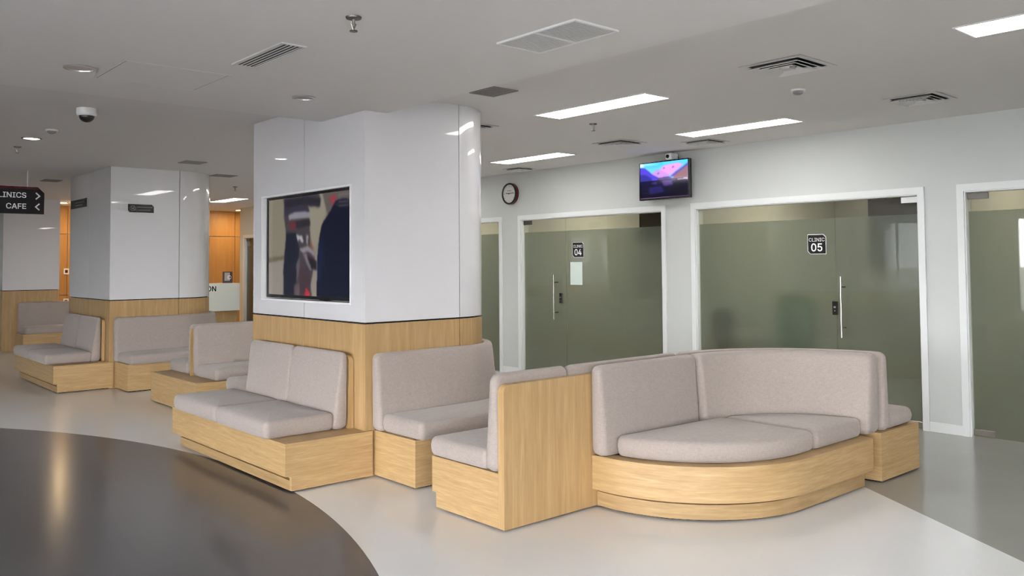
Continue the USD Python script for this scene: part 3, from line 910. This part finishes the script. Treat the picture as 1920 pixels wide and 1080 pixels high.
# hanging sign
t = thing('hanging_sign', 'black hanging direction sign reading CLINICS and CAFE with arrows', 'sign', (2.0, 12.3, 2.2))
ysn, xr_, zt, zb = 12.3, 2.722, 2.535, 2.187
plate = Polygon([(0.9, zb), (xr_, zb), (xr_, zt - 0.075), (xr_ - 0.075, zt), (0.9, zt)])
obj('board', prism_y(plate, ysn, ysn + 0.04), 'sign_black', t)
obj('top_band', prism_y(plate.intersection(sbox(0, 9, zt - 0.03, 9)), ysn - 0.003, ysn - 0.0003), 'sign_red', t, label='dark red band along the top edge')
obj('word', text_on_y('CLINICS', 0.066, 0, ysn - 0.0003, 2.425, True, right=2.515), 'sign_white', t)
obj('word', text_on_y('CAFE', 0.066, 0, ysn - 0.0003, 2.283, True, right=2.515), 'sign_white', t)
for z, d in ((2.42, 1), (2.28, -1)):
    xm = 2.645
    ln = LineString([(xm - 0.022 * d, z + 0.042), (xm + 0.022 * d, z), (xm - 0.022 * d, z - 0.042)]).buffer(0.0085, cap_style='flat', join_style='mitre')
    obj('arrow', prism_y(ln, ysn - 0.003, ysn - 0.0003), 'sign_white', t)
cup = Point(2.155, 2.285).buffer(0.05).difference(Point(2.155, 2.285).buffer(0.03))
obj('round_icon', prism_y(cup, ysn - 0.003, ysn - 0.0003), 'sign_white', t)
for x in (2.53, 1.3):
    obj('hanger', cyl((x, ysn + 0.02, zt - 0.002), (x, ysn + 0.02, CEIL - 0.001), 0.006, 10), 'satin_white', t)

# small signs on the far column
t = thing('wall_sign', 'small black sign with a round icon on the front of the far column', 'sign', (3.58, 11.2, 2.23))
yq = 5.245 + STEP
pl_ = Polygon([(3.445, 2.185), (3.74, 2.185), (3.74, 2.262), (3.715, 2.288), (3.425, 2.288), (3.425, 2.21)])
obj('plate', prism_y(pl_, yq - 0.010, yq - 0.001), 'sign_black', t)
ring = Point(3.482, 2.235).buffer(0.036).difference(Point(3.482, 2.235).buffer(0.027))
slash = LineString([(3.460, 2.252), (3.504, 2.218)]).buffer(0.005)
obj('round_icon', prism_y(union_all([ring, slash]), yq - 0.012, yq - 0.0102), 'sign_grey', t)
obj('handset_icon', prism_y(LineString([(3.468, 2.228), (3.482, 2.226), (3.494, 2.246)]).buffer(0.007), yq - 0.0135, yq - 0.0122), 'sign_grey', t)
obj('text_line', prism_y(sbox(3.53, 3.725, 2.247, 2.257), yq - 0.012, yq - 0.0102), 'sign_grey', t)
obj('text_line', prism_y(sbox(3.545, 3.70, 2.212, 2.220), yq - 0.012, yq - 0.0102), 'sign_grey', t)
t = thing('wall_sign', 'small black sign on the shaded left face of the far column', 'sign', (3.2, 12.6, 2.36))
obj('plate', prism_x(sbox(12.235, 12.99, 2.305, 2.42), 3.21, 3.219), 'sign_black', t)
obj('text_line', prism_x(sbox(12.32, 12.75, 2.372, 2.386), 3.2075, 3.2098), 'sign_grey', t)
obj('text_line', prism_x(sbox(12.40, 12.75, 2.335, 2.346), 3.2075, 3.2098), 'sign_grey', t)

# ---------------------------------------------------------------- screens
def inside(px_, py_, poly):
    poly = np.array(poly, float)
    r = np.zeros(px_.shape, bool)
    for (xa_, ya_), (xb_, yb_) in zip(poly, np.roll(poly, -1, 0)):
        c = (ya_ > py_) != (yb_ > py_)
        r ^= c & (px_ < (xb_ - xa_) * (py_ - ya_) / (yb_ - ya_ + 1e-12) + xa_)
    return r


def lin(c):
    c = np.asarray(c, float) / 255
    return np.where(c <= 0.04045, c / 12.92, ((c + 0.055) / 1.055) ** 2.4)


class Pic:
    """The colours of a screen, on the vertices of a grid."""

    def __init__(self, n, m):
        self.n, self.m = n, m
        self.u, self.v = np.meshgrid(np.linspace(0, 1, n), np.linspace(0, 1, m))
        self.c = np.zeros((m, n, 3))

    def fill(self, col, poly=None, a=1.0, soft=1):
        k = np.ones(self.u.shape) if poly is None else inside(self.u, self.v, poly).astype(float)
        for _ in range(soft if poly is not None else 0):
            p = np.pad(k, 1, mode='edge')
            k = (p[1:-1, 1:-1] * 2 + p[:-2, 1:-1] + p[2:, 1:-1] + p[1:-1, :-2] + p[1:-1, 2:]) / 6
        k = (k * a)[..., None]
        self.c = self.c * (1 - k) + np.array(col, float) * k

    def grad(self, c0, c1, poly=None, axis='v', a=1.0):
        w = (self.v if axis == 'v' else self.u)[..., None]
        col = np.array(c0, float) * (1 - w) + np.array(c1, float) * w
        k = (np.ones(self.u.shape) if poly is None else inside(self.u, self.v, poly).astype(float))[..., None] * a
        self.c = self.c * (1 - k) + col * k

    def mesh(self, parent, x, ya_, yb_, za_, zb_, m_='tv_print'):
        """Faces -x; u runs from ya_ (left seen from the front, larger y) to yb_, v from za_ (top) to zb_."""
        n, m = self.n, self.m
        for _ in range(2 if m_ != 'tv_print' else 1):
            q = np.pad(self.c, ((1, 1), (1, 1), (0, 0)), mode='edge')
            self.c = (q[1:-1, 1:-1] * 2 + q[:-2, 1:-1] + q[2:, 1:-1] + q[1:-1, :-2] + q[1:-1, 2:]) / 6
        y = ya_ + (yb_ - ya_) * self.u
        z = za_ + (zb_ - za_) * self.v
        v = np.c_[np.full(n * m, x), y.ravel(), z.ravel()]
        i, j = np.meshgrid(np.arange(n - 1), np.arange(m - 1))
        q = (j * n + i).ravel()
        f = np.vstack([np.c_[q, q + n, q + n + 1], np.c_[q, q + n + 1, q + 1]])
        p = obj('screen', (v, f), m_, parent, smooth=False, label='lit picture of the screen')
        pv = UsdGeom.PrimvarsAPI(stage.GetPrimAtPath(p)).CreatePrimvar('picture', Sdf.ValueTypeNames.Color3fArray, 'vertex')
        pv.Set(Vt.Vec3fArray.FromNumpy(lin(np.clip(self.c, 0, 255)).reshape(-1, 3).astype(np.float32)))


SCR = 0.9
t = thing('wall_screen', 'large wall screen in the column niche showing a cyclist from behind', 'television', (3.25, 6.18, 1.65))
ya, yb, za, zb = 6.885, 5.462, 2.070, 1.242
obj('casing', prism_x(sbox(yb - 0.006, ya + 0.006, zb - 0.006, za + 0.006), 3.262, 3.325), 'black_plastic', t)
obj('bezel', prism_x(sbox(yb - 0.008, ya + 0.008, zb - 0.010, za + 0.008).difference(sbox(yb + 0.010, ya - 0.010, zb + 0.014, za - 0.012)), 3.250, 3.2615), 'black_plastic', t)
P = Pic(150, 90)
P.grad((106, 102, 92), (132, 124, 116), axis='v')
P.grad((20, 20, 10), (0, 0, 0), [(0, 0), (0.22, 0), (0.22, 1), (0, 1)], 'u', 0.0)
P.fill((118, 112, 96), [(0, 0), (0.25, 0), (0.25, .6), (0, .63)], .8, 4)
P.fill((84, 78, 58), [(0, .615), (.22, .59), (.22, .625), (0, .66)], .9, 2)
P.fill((128, 120, 113), [(0, .67), (.25, .63), (.25, 1), (0, 1)], .8, 3)
P.fill((128, 122, 108), [(.5, 0), (.72, 0), (.70, .2), (.6, .5), (.5, .5)], 1, 2)
P.fill((84, 76, 74), [(.66, 0), (1, 0), (1, .3), (.72, .22)], 1, 2)
P.fill((58, 52, 58), [(.2, 0), (.62, 0), (.65, .06), (.63, .14), (.5, .12), (.52, .3), (.53, .5), (.58, .62), (.56, .75), (.5, 1), (.2, 1), (.21, .6), (.24, .4), (.205, .2)], 1, 2)
P.fill((34, 32, 42), [(.21, .03), (.5, .02), (.64, .06), (.64, .13), (.42, .10), (.22, .12)], 1, 1)
P.fill((44, 42, 58), [(.22, .12), (.5, .12), (.52, .17), (.26, .18), (.22, .2)], 1, 1)
P.fill((122, 120, 126), [(.265, .185), (.33, .165), (.47, .165), (.525, .185), (.52, .235), (.45, .225), (.33, .225), (.27, .24)], 1, 1)
P.fill((92, 34, 40), [(.27, .27), (.37, .25), (.37, .32), (.30, .335)], 1, 2)
P.fill((36, 32, 38), [(.35, .25), (.52, .24), (.53, .31), (.36, .32)], 1, 1)
P.fill((20, 24, 38), [(.235, .36), (.35, .36), (.39, .5), (.39, .65), (.36, .8), (.35, 1), (.21, 1), (.20, .75), (.22, .55)], 1, 2)
P.fill((106, 66, 50), [(.53, .42), (.56, .52), (.585, .6), (.55, .6), (.52, .5)], .8, 2)
P.fill((150, 148, 150), [(.36, .39), (.43, .40), (.45, .46), (.42, .465), (.40, .43), (.38, .46)], 1, 1)
P.fill((140, 138, 144), [(.48, .39), (.505, .40), (.50, .49), (.48, .48)], .8, 1)
P.fill((120, 116, 122), [(.40, .53), (.50, .50), (.58, .57), (.57, .6), (.5, .55), (.44, .57)], 1, 1)
P.fill((104, 98, 104), [(.44, .58), (.48, .57), (.56, .72), (.53, .74), (.5, .7)], .9, 1)
P.fill((84, 78, 84), [(.36, .68), (.40, .6), (.41, .7), (.37, .85)], .9, 1)
P.fill((26, 22, 30), [(.49, .60), (.6, .65), (.6, .74), (.54, .72)], 1, 1)
P.fill((60, 44, 50), [(.40, .7), (.5, .7), (.55, 1), (.40, 1)], .9, 2)
P.fill((96, 78, 84), [(.33, .88), (.40, .86), (.41, 1), (.33, 1)], .7, 2)
P.fill((170, 40, 52), [(.48, .90), (.53, .97), (.52, .99), (.46, .99)], 1, 1)
P.grad((10, 12, 30), (6, 10, 34), [(.80, .1), (.88, .07), (1, .12), (1, 1), (.60, 1), (.605, .8), (.61, .6), (.63, .42), (.66, .30), (.74, .20)])
P.fill((16, 28, 58), [(.62, .5), (.66, .42), (.68, .6), (.64, .85), (.615, .85)], .8, 4)
P.fill((138, 46, 58), [(.74, .055), (.765, .04), (.785, .055), (.805, .04), (.82, .06), (.80, .10), (.78, .135), (.755, .10)], .9, 1)
for k in range(4):
    P.fill((128, 118, 118), [(.835, .035 + .034 * k), (.95 if k != 1 else .90, .035 + .034 * k), (.95 if k != 1 else .90, .05 + .034 * k), (.835, .05 + .034 * k)], .7, 1)
P.mesh(t, 3.2612, ya, yb, za, zb)
cb = [(3.30, 6.1, 1.236), (3.29, 6.02, 1.228), (3.285, 5.93, 1.2255), (3.29, 5.86, 1.229), (3.30, 5.80, 1.236)]
obj('cable', join(*[cyl(a, b, 0.004, 8) for a, b in zip(cb[:-1], cb[1:])]), 'black_plastic', t)

t = thing('wall_screen', 'small wall screen showing a purple mountain lake, high on the clinic wall', 'television', (7.62, 6.03, 2.43))
ya, yb, za, zb = 6.375, 5.695, 2.637, 2.236
xs = 7.60
obj('casing', box(xs + 0.002, xs + 0.05, yb - 0.012, ya + 0.012, zb - 0.02, za + 0.012, 0.006), 'black_plastic', t)
obj('bezel', prism_x(sbox(yb - 0.012, ya + 0.012, zb - 0.02, za + 0.012).difference(sbox(yb, ya, zb, za)), xs - 0.006, xs + 0.0015), 'black_plastic', t)
obj('mount', box(xs + 0.0505, W - 0.0005, 5.95, 6.12, 2.33, 2.55, 0.004), 'dark_steel', t)
P = Pic(120, 80)
P.grad((70, 190, 255), (215, 150, 235), axis='v')
P.fill((60, 170, 245), [(.1, .02), (.45, 0), (.5, .08), (.3, .14), (.1, .12)], .7, 5)
P.fill((226, 140, 200), [(.5, .1), (.8, .06), (.9, .12), (.7, .34), (.45, .4), (.4, .25)], .9, 6)
P.fill((190, 240, 255), [(0, 0), (.07, 0), (.07, .09), (0, .09)], .9, 2)
P.fill((184, 130, 205), [(.25, .30), (.38, .20), (.47, .24), (.6, .36), (.62, .45), (.3, .48)], .9, 3)
P.fill((74, 60, 190), [(0, .10), (.10, .12), (.18, .22), (.27, .34), (.38, .42), (.4, .5), (0, .5)], 1, 2)
P.fill((40, 40, 120), [(0, .3), (.12, .32), (.25, .44), (.25, .52), (0, .52)], .8, 4)
P.fill((90, 55, 130), [(.62, .44), (.75, .30), (.9, .18), (1, .08), (1, .3), (.8, .44)], .8, 3)
P.fill((134, 100, 110), [(.72, .42), (.84, .30), (1, .16), (1, .5), (.66, .52)], 1, 2)
P.fill((60, 42, 90), [(.38, .44), (.6, .42), (.7, .5), (.36, .52)], .8, 3)
for a, b in ((.50, .17), (.69, .16), (.38, .3)):
    P.fill((110, 75, 140), [(a - .02, b + .03), (a, b - .02), (a + .03, b - .01), (a + .015, b + .03)], .8, 1)
P.grad((26, 24, 84), (8, 6, 20), [(0, .5), (1, .5), (1, 1), (0, 1)], 'v')
P.fill((40, 34, 110), [(.18, .7), (.45, .66), (.5, .85), (.2, .9)], .6, 8)
P.fill((96, 66, 140), [(.45, .53), (.66, .53), (.7, .66), (.5, .68)], .7, 5)
P.fill((70, 60, 120), [(.22, .56), (.36, .53), (.36, .62), (.26, .6)], .6, 3)
P.fill((14, 10, 22), [(.7, .6), (1, .58), (1, 1), (.62, 1)], .6, 8)
P.fill((210, 190, 200), [(.78, .515), (.99, .50), (.99, .545), (.78, .54)], .95, 1)
P.fill((180, 150, 190), [(.66, .515), (.78, .51), (.78, .53), (.66, .535)], .5, 1)
P.mesh(t, xs, ya, yb, za, zb, 'tv_print_bright')

t = thing('wall_camera', 'small white box camera on the wall above the lake screen', 'security camera', (7.62, 5.95, 2.66))
obj('body', box(7.575, 7.70, 5.905, 5.99, 2.653, 2.725, 0.006), 'satin_white', t)
obj('lens', cyl((7.566, 5.955, 2.69), (7.5748, 5.955, 2.69), 0.020, 20), 'black_plastic', t)
obj('bracket', cyl((7.7005, 5.95, 2.69), (W - 0.0005, 5.95, 2.69), 0.016, 14), 'black_plastic', t)

# ---------------------------------------------------------------- clock
cy_, cz_ = 8.79, 2.465
t = thing('wall_clock', 'round wall clock with a red-sided black rim', 'clock', (W, cy_, cz_))
obj('case', lathe([(0, -0.0008), (0.148, -0.0008), (0.150, -0.045), (0, -0.045)], (W, cy_, cz_), 'x', 48), 'clock_red', t)
obj('rim', lathe([(0.125, -0.0455), (0.1495, -0.0455), (0.146, -0.058), (0.132, -0.060), (0.125, -0.0455)], (W, cy_, cz_), 'x', 48), 'black_plastic', t)
obj('dial', lathe([(0, -0.0456), (0.1245, -0.0456), (0.1245, -0.049), (0, -0.049)], (W, cy_, cz_), 'x', 48), 'clock_face', t)
for k in range(12):
    a = k * math.pi / 6
    r0 = 0.092 if k % 3 == 0 else 0.104
    obj('hour_mark', cyl((W - 0.0505, cy_ - r0 * math.sin(a), cz_ + r0 * math.cos(a)), (W - 0.0505, cy_ - 0.115 * math.sin(a), cz_ + 0.115 * math.cos(a)), 0.0028, 6), 'sign_grey', t)
obj('maker_line', prism_x(sbox(cy_ - 0.045, cy_ + 0.045, cz_ + 0.036, cz_ + 0.046), W - 0.0502, W - 0.0492), 'sign_grey', t)
for nm, ang, L, r, x in (('hour_hand', math.radians(278), 0.062, 0.0042, 0.053), ('minute_hand', math.radians(86), 0.098, 0.0032, 0.057)):
    obj(nm, cyl((W - x, cy_, cz_), (W - x, cy_ - L * math.sin(ang), cz_ + L * math.cos(ang)), r, 8), 'black_plastic', t)
obj('hub', cyl((W - 0.060, cy_, cz_), (W - 0.0492, cy_, cz_), 0.007, 14), 'black_plastic', t)

# ---------------------------------------------------------------- reception
t = thing('reception_desk', 'reception counter with a white lettered front between the columns', 'reception desk', (6.4, 17.1, 0))
obj('white_front', box(5.2, 7.43, 17.0, 17.05, 0.578, 1.142, 0.004), 'counter_white', t)
obj('counter_top', box(5.2, 7.43, 17.051, 17.42, 1.10, 1.142, 0.003), 'counter_white', t)
obj('wood_base', box(5.25, 7.40, 17.06, 17.58, 0.0, 1.0995, 0.003), 'oak_upright', t)
obj('lettering', text_on_y('RECEPTION', 0.098, 0, 16.9998, 1.037, True, right=6.925), 'sign_black', t)
t = thing('brochure_stand', 'small stand with a printed card on the reception counter', 'brochure stand', (7.26, 17.2, 1.143))
obj('stand', box(7.16, 7.36, 17.21, 17.25, 1.1425, 1.38, 0.004), 'brochure', t)
obj('card', box(7.185, 7.30, 17.204, 17.2095, 1.19, 1.36, 0.001), 'brochure_light', t)
obj('card_figure', prism_y(Point(7.285, 1.26).buffer(0.045).difference(Point(7.30, 1.26).buffer(0.022)), 17.201, 17.2038), 'sign_white', t)
for z, l in ((1.41, 'upper small white switch plate on the amber wall between the left columns'), (0.80, 'lower small white socket plate on the amber wall between the left columns')):
    t = thing('switch_plate', l, 'switch', (4.62, YF, z))
    obj('plate', box(4.575, 4.675, YF - 0.012, YF - 0.0005, z - 0.06, z + 0.06, 0.003), 'satin_white', t)
    obj('rocker', box(4.60, 4.65, YF - 0.017, YF - 0.0122, z - 0.03, z + 0.03, 0.002), 'sign_red', t)
